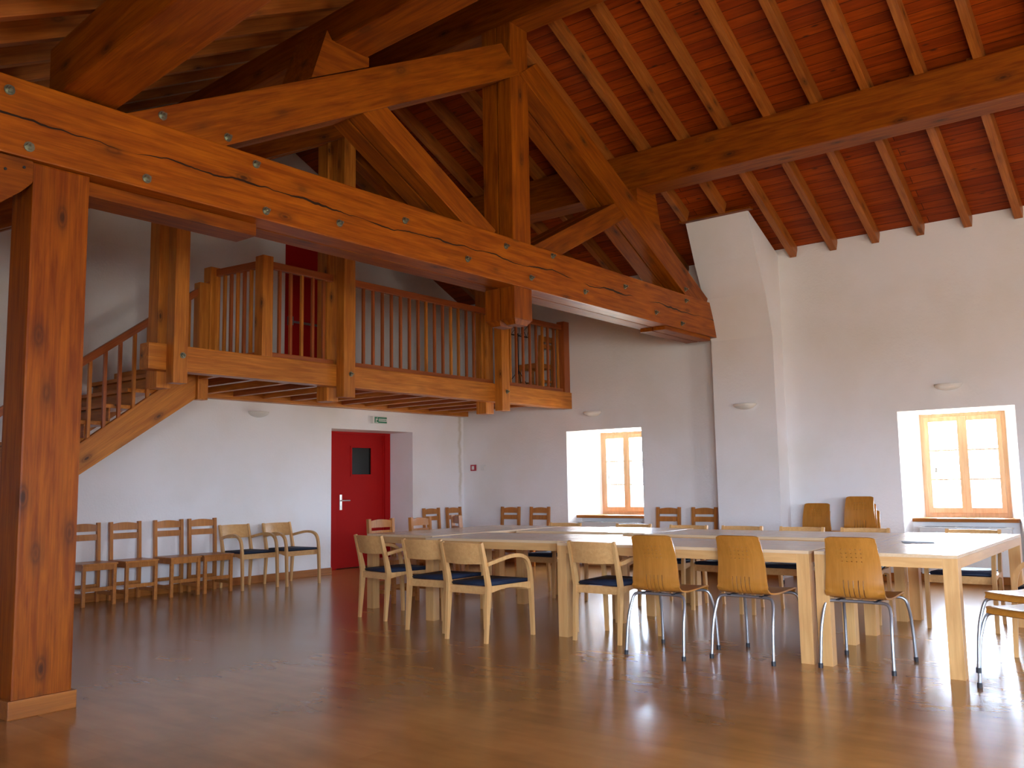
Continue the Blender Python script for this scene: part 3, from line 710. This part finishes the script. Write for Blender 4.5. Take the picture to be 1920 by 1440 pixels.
t = thing('exit_sign', 'small green and white emergency exit light above the red door', 'exit sign', (9.46, D, 2.22))
box('housing', -.15, .15, -.055, 0, -.055, .055, M['white'], t, .006)
bm = bmesh.new(); bbox(bm, -.115, .135, -.0575, -.055, -.045, .045); panel = obj('sign_panel', bm, M['green'], t)
bm = bmesh.new()
y0, y1 = -.0595, -.0575
bbox(bm, -.03, .132, y0, y1, -.02, .020)
for a in [(-.10, -.045, -.040, -.032), (-.092, -.08, -.03, .02), (-.078, -.05, .0, .012), (-.07, -.058, .018, .034)]: bbox(bm, a[0], a[1], y0, y1, a[2], a[3])
o = obj('pictogram', bm, M['white'], panel, WM[t.name])
bm = bmesh.new()
for a in (-.02, .005, .03, .055, .08, .105): bbox(bm, a, a+.014, -.0605, -.0595, -.012, .012)
obj('lettering', bm, M['green'], panel, WM[t.name])

t = thing('alarm_button', 'small red square fire alarm button on the window wall near the corner', 'alarm button', (W, 9.85, 1.505), -PI/2)
bm = bmesh.new()
for a in [(-.05, .05, -.05, -.03), (-.05, .05, .03, .05), (-.05, -.03, -.03, .03), (.03, .05, -.03, .03)]: bbox(bm, a[0], a[1], -.03, 0, a[2], a[3])
obj('red_casing', bm, M['alarm'], t); box('push_plate', -.03, .03, -.024, 0, -.03, .03, M['white'], t)
t = thing('switch_box', 'small white square switch plate beside the red alarm button', 'switch', (W, 9.65, 1.505), -PI/2)
box('plate', -.045, .045, -.015, 0, -.045, .045, M['white'], t, .004); box('rocker', -.028, .028, -.021, -.015, -.028, .028, M['white'], t, .003)

def radiator(y0, y1, label):
    t = thing('radiator', label, 'radiator', (W+.12, (y0+y1)/2, .1))
    box('panel', W+.06, W+.17, y0, y1, .10, .625, M['radiator'], t, .006, Matrix.Identity(4))
    bm = bmesh.new(); bbox(bm, W+.05, W+.18, y0-.01, y1+.01, .625, .645, .005)
    g = obj('top_cover', bm, M['radiator'], t, Matrix.Identity(4))
    n = 5
    for k in range(n):
        a = y0+.05+(y1-y0-.1)/n*k
        box('grille', W+.065, W+.165, a+.01, a+(y1-y0-.1)/n-.01, .640, .648, M['grille'], g, 0, Matrix.Identity(4))
    bm = bmesh.new(); bbox(bm, W+.14, W+.22, y0+.1, y0+.16, .12, .55); bbox(bm, W+.14, W+.22, y1-.16, y1-.1, .12, .55)
    obj('wall_bracket', bm, M['radiator'], t, Matrix.Identity(4))
    bm = bmesh.new(); tube(bm, [(W+.11, y1-.03, .12), (W+.11, y1-.03, .0)], .009, 8); tube(bm, [(W+.11, y0+.03, .12), (W+.11, y0+.03, .0)], .009, 8)
    obj('pipe', bm, M['radiator'], t, Matrix.Identity(4))
radiator(1.99, 2.96, 'white radiator with a dark top grille under the right-hand window')
radiator(6.80, 7.80, 'white radiator with a dark top grille under the left-hand window')

# ------------------------------------------------------------------ tables
def table(cx, cy, lx, ly, rz, label, inset=0):
    t = thing('meeting_table', label, 'table', (cx, cy, 0), rz, 'meeting tables pushed into a ring')
    H = .745; L = .088
    o = wbox('tabletop', -lx/2, lx/2, -ly/2, ly/2, H-.022, H, M['tabletop'], t, .002, local=True)
    A = .062
    for s in (-1, 1):
        wbox('apron', -lx/2+L, lx/2-L, s*(ly/2-.0125)-.0125, s*(ly/2-.0125)+.0125, H-.022-A, H-.022, M['beechx'], t, .001, local=True)
        wbox('apron', s*(lx/2-.0125)-.0125, s*(lx/2-.0125)+.0125, -ly/2+L, ly/2-L, H-.022-A, H-.022, M['beechx'], t, .001, local=True)
    for sx in (-1, 1):
        for sy in (-1, 1):
            cx_, cy_ = sx*(lx/2-L/2), sy*(ly/2-L/2)
            wbox('leg', cx_-L/2, cx_+L/2, cy_-L/2, cy_+L/2, 0, H-.022, M['beechx'], t, .002, local=True)
    return t
table(6.53, 3.313, .94, 2.075, 0, 'pale wooden table in the near row, behind the three steel-legged chairs')
table(6.655, 5.15, .94, 1.555, math.radians(4.8), 'pale wooden table in the near row, behind the light armchairs with blue seats')
table(7.88, 3.30, .94, 2.05, 0, 'pale wooden table in the far row, right part, nearest the white pier')
table(7.97, 5.12, .94, 1.56, math.radians(3.2), 'pale wooden table in the far row, left part, nearest the left-hand window')
table(7.29, 1.825, 2.44, .88, math.radians(1.2), 'pale wooden end table at the right with a dark booklet on it')
table(7.40, 6.47, 2.02, .95, math.radians(-2.3), 'pale wooden end table at the left, in front of the red door')
o = box('booklet', -.075, .075, -.105, .105, 0, .006, M['paper'], None, .002, Matrix.Translation((7.15, 1.86, .7455)) @ Matrix.Rotation(math.radians(20), 4, 'Z'))
tag(o, 'thin dark booklet lying on the right end table', 'booklet')

# ------------------------------------------------------------------ chairs
def make_slat(label):
    t = thing('slat_chair', label, 'chair')
    m = M['slat']; w = .37; l = .036
    for s in (-1, 1):
        wbox('leg', .20-l, .20, s*(w/2)-(l if s > 0 else 0), s*(w/2)+(l if s < 0 else 0), 0, .43, m, t, .003, local=True)
        bm = bmesh.new(); y = s*(w/2-l/2)
        sweep(bm, [(-.20, y, 0), (-.20, y, .44), (-.225, y, .87)], (l, .042))
        obj('leg', bm, m, t)
        wbox('side_stretcher', -.18, .165, s*(w/2-l/2)-.009, s*(w/2-l/2)+.009, .09, .13, m, t, .002, local=True)
    bm = bmesh.new(); bbox(bm, -.18, .21, -.195, .195, .43, .450, .005); obj('seat', bm, m, t)
    bm = bmesh.new(); bbox(bm, .176, .194, -.15, .15, .375, .43); bbox(bm, -.205, -.188, -.15, .15, .375, .43); bbox(bm, -.18, .165, .155, .172, .375, .43); bbox(bm, -.18, .165, -.172, -.155, .375, .43)
    obj('seat_frame', bm, m, t)
    wbox('front_stretcher', .172, .190, -.15, .15, .155, .195, m, t, .002, local=True)
    wbox('rear_stretcher', -.209, -.191, -.15, .15, .155, .195, m, t, .002, local=True)
    bm = bmesh.new(); n = 10
    def rail(z0, z1, arch):
        A = []
        for i in range(n+1):
            y = -.15+.30*i/n; bow = -.012*math.cos(PI*(y/.30)); xz = lambda z: -.20-.025*(z-.44)/.43
            zt = z1+arch*math.cos(PI*y/.30)
            A.append([bm.verts.new((xz(z)+bow+dx, y, z)) for z, dx in ((z0, -.009), (z0, .009), (zt, .009), (zt, -.009))])
        for a, b in zip(A, A[1:]):
            for k in range(4): bm.faces.new((a[k], a[(k+1) % 4], b[(k+1) % 4], b[k]))
        bm.faces.new(A[0][::-1]); bm.faces.new(A[-1])
    rail(.775, .845, .018); obj('top_slat', bm, m, t)
    bm = bmesh.new(); rail(.675, .742, 0); obj('lower_slat', bm, m, t)
    return t

def make_arm(label):
    t = thing('armchair', label, 'armchair'); m = M['beech']
    def rearx(z): return -.265+.035*min(z/.43, 1) - (.085*max(0, (z-.43)/.34)**1.15)
    for s in (-1, 1):
        bm = bmesh.new(); zs = [0, .12, .25, .37, .43, .50, .60, .70, .772]
        sweep(bm, [(rearx(z), s*.205, z) for z in zs], lambda i: (.026, [.026, .033, .042, .050, .052, .046, .038, .033, .026][i]), (0, 1, 0))
        obj('leg', bm, m, t)
        # front leg bends into the arm rest
        pts = smoothpts([(rearx(.61)+.01, s*.222, .605), (-.12, s*.235, .635), (.0, s*.245, .655), (.13, s*.25, .652), (.215, s*.25, .61), (.250, s*.25, .52), (.258, s*.25, .40), (.268, s*.25, .20), (.275, s*.25, 0)], 2)
        bm = bmesh.new(); sweep(bm, pts, lambda i: (.030, .030 if pts[i].z > .45 else .026+.012*(pts[i].z/.45)), (0, 1, 0))
        obj('leg', bm, m, t, smooth=False)
        # arched side rail
        bm = bmesh.new(); A = []
        for i in range(13):
            u = i/12; x = -.23+.47*u; zb = .375+.03*math.sin(PI*u); y = s*(.205+.04*u)
            A.append([bm.verts.new((x, y+dy, z)) for dy, z in ((-.010, zb), (.010, zb), (.010, .432), (-.010, .432))])
        for a, b in zip(A, A[1:]):
            for k in range(4): bm.faces.new((a[k], a[(k+1) % 4], b[(k+1) % 4], b[k]))
        bm.faces.new(A[0][::-1]); bm.faces.new(A[-1]); obj('side_rail', bm, m, t)
    box('rear_rail', -.240, -.222, -.195, .195, .368, .428, M['beechx'], t, .002)
    box('front_rail', .232, .250, -.236, .236, .368, .428, M['beechx'], t, .002)
    bm = bmesh.new(); A = [bm.verts.new(v) for v in ((-.225, -.190, .430), (.262, -.233, .430), (.262, .233, .430), (-.225, .190, .430))]
    B = [bm.verts.new((v.co.x, v.co.y, .457)) for v in A]
    bm.faces.new(A[::-1]); bm.faces.new(B)
    for i in range(4): bm.faces.new((A[i], A[(i+1) % 4], B[(i+1) % 4], B[i]))
    bmesh.ops.bevel(bm, geom=list(bm.edges), offset=.009, segments=3, affect='EDGES'); obj('seat_pad', bm, M['navy'], t, smooth=True)
    bm = bmesh.new(); n = 14; A = []
    for i in range(n+1):
        y = -.205+.41*i/n; bow = -.030*math.cos(PI*y/.41)
        ring = []
        for z, dx in ((.607, -.007), (.607, .007), (.69, .007), (.768, .007), (.768, -.007), (.69, -.007)): ring.append(bm.verts.new((rearx(z)+bow+dx, y, z-.006*math.cos(PI*y/.41)*(1 if z < .7 else -.5))))
        A.append(ring)
    for a, b in zip(A, A[1:]):
        for k in range(6): bm.faces.new((a[k], a[(k+1) % 6], b[(k+1) % 6], b[k]))
    bm.faces.new(A[0][::-1]); bm.faces.new(A[-1]); obj('backrest', bm, M['beechx'], t)
    return t

def make_steel(label):
    t = thing('plywood_chair', label, 'chair')
    # shell profile (x,z): front lip -> seat -> bend -> back top
    prof = smoothpts([(.245, 0, .425), (.235, 0, .447), (.20, 0, .456), (.10, 0, .450), (-.02, 0, .443), (-.12, 0, .442), (-.205, 0, .455), (-.232, 0, .52), (-.225, 0, .60), (-.232, 0, .70), (-.262, 0, .80), (-.278, 0, .845)], 2)
    prof = [(p.x, p.z) for p in prof]
    # refine the back so that the slots and holes are cut cleanly
    s = [0]
    for a, b in zip(prof, prof[1:]): s.append(s[-1]+math.hypot(a[0]-b[0], a[1]-b[1]))
    def at(d):
        for i in range(len(s)-1):
            if s[i+1] >= d-1e-9:
                u = (d-s[i])/(s[i+1]-s[i]+1e-12); return (prof[i][0]+(prof[i+1][0]-prof[i][0])*u, prof[i][1]+(prof[i+1][1]-prof[i][1])*u)
        return prof[-1]
    T = s[-1]
    ds = [T*k/44 for k in range(45)]
    slot = (T-.415, T-.285); rows = [T-.165+.027*k for k in range(4)]
    keys = [slot[0], slot[1]] + [r for r in rows] + [r+.006 for r in rows]
    ds = sorted([d for d in ds if all(abs(d-k) > .004 for k in keys)] + keys)
    cols = [-.062, -.031, 0, .031, .062]; hw = .0034
    us = [-1, -.9, -.75, -.6] + [.6, .75, .9, 1]
    def wid(d):
        z = at(d)[1]; back = d > T-.43
        if back: return .190-.030*max(0, (z-.46)/.38)
        return .195 - (.02 if d < .03 else 0)
    bm = bmesh.new(); V = []
    ab = sorted([c-hw for c in cols]+[c+hw for c in cols])
    for d in ds:
        x, z = at(d); w = wid(d)
        ys = [u*w for u in us[:4]] + ab + [u*w for u in us[4:]]
        row = []
        for y in ys:
            rel = abs(y)/w; cv = .018*rel**2 if d > T-.36 else (.006*rel**2)
            dx = cv if d > T-.36 else 0; dz = 0 if d > T-.36 else cv
            cz = .0
            if d > T-.03 and rel > .85: cz = -.012*((rel-.85)/.15)
            row.append(bm.verts.new((x+dx, y, z+dz+cz)))
        V.append(row)
    def ishole(j, i):
        d = (ds[j]+ds[j+1])/2; y = (V[j][i].co.y+V[j][i+1].co.y)/2
        if not any(abs(y-c) < hw for c in cols): return False
        if slot[0] < d < slot[1]: return True
        return any(r < d < r+.006 for r in rows)
    for j in range(len(ds)-1):
        for i in range(len(V[0])-1):
            if not ishole(j, i): bm.faces.new((V[j][i], V[j][i+1], V[j+1][i+1], V[j+1][i]))
    o = obj('seat_shell', bm, M['ply'], t, smooth=True)
    md = o.modifiers.new('solid', 'SOLIDIFY'); md.thickness = .011; md.offset = 0
    es = o.modifiers.new('edges', 'EDGE_SPLIT'); es.split_angle = math.radians(40)
    for sx, xt, xb, nm in ((1, .205, .275, 'front'), (-1, -.175, -.262, 'rear')):
        zt = .427 if sx > 0 else .426
        pts = smoothpts([(xb, .228, .018), (xb*.5+xt*.5+.02*sx, .222, .25), (xt+.012*sx, .212, .385), (xt, .19, zt), (xt-.01*sx, .12, zt), (xt-.015*sx, 0, zt), (xt-.01*sx, -.12, zt), (xt, -.19, zt), (xt+.012*sx, -.212, .385), (xb*.5+xt*.5+.02*sx, -.222, .25), (xb, -.228, .018)], 2)
        bm = bmesh.new(); tube(bm, pts, .0105, 10); lg = obj('leg_frame', bm, M['steel'], t, smooth=True)
        for s2 in (-1, 1):
            bm = bmesh.new(); tube(bm, [(xb+.001*sx, s2*.2285, .0), (xb, s2*.228, .03)], .015, 10); obj('foot_cap', bm, M['black'], lg, WM[t.name])
    for y in (-.12, .12): box('mounting_strip', -.19, .20, y-.012, y+.012, .430, .436, M['black'], t)
    return t

GS = 'plywood chairs with grey steel legs'; GA = 'light wooden armchairs with navy seats'; GW = 'brown slat-back wooden chairs'
# -- steel-legged plywood chairs along the near side (face +X)
s0 = make_steel('plywood chair with steel legs, leftmost of the three seen from behind')
def place(o, x, y, rz, z=0): reg(o, Matrix.Translation((x, y, z)) @ Matrix.Rotation(rz, 4, 'Z'))
place(s0, 5.965, 3.275, 0); s0['group'] = GS
# the copies are made from the proto; children follow their parent
dup(s0, (6.15, 2.693, 0), math.radians(-3), 'plywood chair with steel legs, middle of the three seen from behind', GS)
dup(s0, (6.255, 1.982, 0), math.radians(1), 'plywood chair with steel legs, rightmost of the three, in front of the end table', GS)
dup(s0, (6.08, .93, 0), math.radians(155), 'lower plywood chair of the two stacked at the right picture edge', GS)
dup(s0, (6.08, .93, .085), math.radians(155), 'upper plywood chair of the two stacked at the right picture edge', GS)
# stacks by the window wall
dup(s0, (10.90, 4.07, 0), PI-.08, 'plywood chair against the wall just right of the white pier, lower of its pair', GS)
dup(s0, (10.90, 4.07, .082), PI-.08, 'plywood chair against the wall just right of the white pier, upper of its pair', GS)
dup(s0, (10.90, 3.47, 0), PI, 'plywood chair by the wall left of the right-hand window, bottom of its stack', GS)
dup(s0, (10.88, 3.50, .082), PI, 'plywood chair by the wall left of the right-hand window, middle of its stack', GS)
dup(s0, (10.87, 3.52, .164), PI, 'plywood chair by the wall left of the right-hand window, top of its stack', GS)

# -- armchairs
a0 = make_arm('light armchair with navy seat, the nearest, its curved right arm fully visible')
place(a0, 5.745, 4.832, math.radians(0)); a0['group'] = GA
dup(a0, (5.915, 5.45, 0), math.radians(3), 'light armchair with navy seat, middle of the three at the near left', GA)
dup(a0, (6.17, 6.33, 0), math.radians(-8), 'light armchair with navy seat, leftmost of the three at the near left', GA)
dup(a0, (6.245, 3.935, 0), math.radians(0), 'light armchair with navy seat, just left of the steel-legged chairs', GA)
far = [(6.06, 'far-side armchair, leftmost of the row behind the table ring'), (5.15, 'far-side armchair in front of the left-hand window'),
       (4.47, 'far-side armchair left of the white pier, in front of two dark slat chairs'), (3.88, 'far-side armchair straight in front of the white pier'),
       (3.27, 'far-side armchair in front of the shorter stack of plywood chairs'), (2.67, 'far-side armchair in front of the tallest stack of plywood chairs')]
for y, lab in far: dup(a0, (8.24 + (.06 if y > 4.6 else 0), y, 0), PI + random.uniform(-.04, .04), lab + ', light wood', GA)
dup(a0, (8.30, 1.79, 0), PI, 'far-side armchair in front of the radiator under the right-hand window, light wood', GA)
dup(a0, (7.30, .975, 0), PI/2, 'light armchair at the right picture edge, cut off, by the end table', GA)
dup(a0, (6.92, 9.72, 0), -PI/2-.03, 'light armchair against the back wall, beside the slat chairs', GA)
dup(a0, (7.50, 9.62, 0), -PI/2-.03, 'light armchair against the back wall, nearest the red door', GA)

# -- slat chairs
c0 = make_slat('brown slat-back chair against the back wall, half hidden by the foreground post')
place(c0, 4.995, 9.835, -PI/2-.03); c0['group'] = GW
DW = D-.245
dup(c0, (5.465, 9.81, 0), -PI/2-.04, 'brown slat-back chair against the back wall, second from the foreground post', GW)
dup(c0, (6.0, 9.80, 0), -PI/2-.04, 'brown slat-back chair against the back wall, third from the foreground post', GW)
dup(c0, (6.425, 9.77, 0), -PI/2-.08, 'brown slat-back chair against the back wall, directly left of the light armchairs', GW)
dup(c0, (10.56, 9.80, 0), -PI/2, 'brown slat-back chair on the back wall between red door and corner chair', GW)
dup(c0, (11.10, 9.80, 0), -PI/2+.06, 'brown slat-back chair in the corner of back wall and window wall', GW)
dup(c0, (11.13, 9.04, 0), PI, 'brown slat-back chair on the window wall, nearer the room corner', GW)
dup(c0, (11.13, 8.46, 0), PI, 'brown slat-back chair on the window wall, beside the left-hand window', GW)
dup(c0, (11.13, 6.22, 0), PI, 'dark-looking slat-back chair right of the left-hand window, left of its pair', GW)
dup(c0, (11.13, 5.67, 0), PI, 'dark-looking slat-back chair touching the white pier, right of its pair', GW)
dup(c0, (6.98, 7.18, 0), -PI/2-.05, 'brown slat-back chair at the left table end, in front of the red door', GW)
dup(c0, (7.55, 7.10, 0), -PI/2+.1, 'brown slat-back chair at the left table end, middle of three', GW)
dup(c0, (8.28, 7.15, 0), -PI/2+1.0, 'slat-back chair turned edge-on and catching the light at the left table end', GW)
dup(c0, (11.12, 8.32, 2.603), PI/2, 'slat-back chair standing up on the gallery behind the right end of the railing')

# music stand on the gallery
t = thing('music_stand', 'black folding wire music stand up on the gallery behind the railing', 'music stand', (10.74, 8.36, 2.603))
bm = bmesh.new()
w0, w1, h = .20, .24, .20; zb = .86
def P(x, z): return (x, -.02-.10*(z-zb), z)
for a, b in (((-w0, zb), (w0, zb)), ((-w1, zb+h), (w1, zb+h)), ((-w0, zb), (-w1, zb+h)), ((w0, zb), (w1, zb+h)), ((0, zb), (0, zb+h+.04)),
             ((-w0, zb), (0, zb+h)), ((w0, zb), (0, zb+h)), ((-w1, zb+h), (0, zb)), ((w1, zb+h), (0, zb))):
    tube(bm, [P(*a), P(*b)], .005 if a[1] == b[1] else .004, 6)
bbox(bm, -w0, w0, -.05, -.015, zb-.006, zb+.006)
obj('desk', bm, M['plug'], t)
bm = bmesh.new(); tube(bm, [(0, 0, .28), (0, 0, .90)], .009, 8); obj('pole', bm, M['plug'], t)
for k in range(3):
    a = k*2*PI/3+.4; bm = bmesh.new(); tube(bm, [(0, 0, .34), (.25*math.cos(a), .25*math.sin(a), .006)], .006, 6); obj('leg', bm, M['plug'], t)
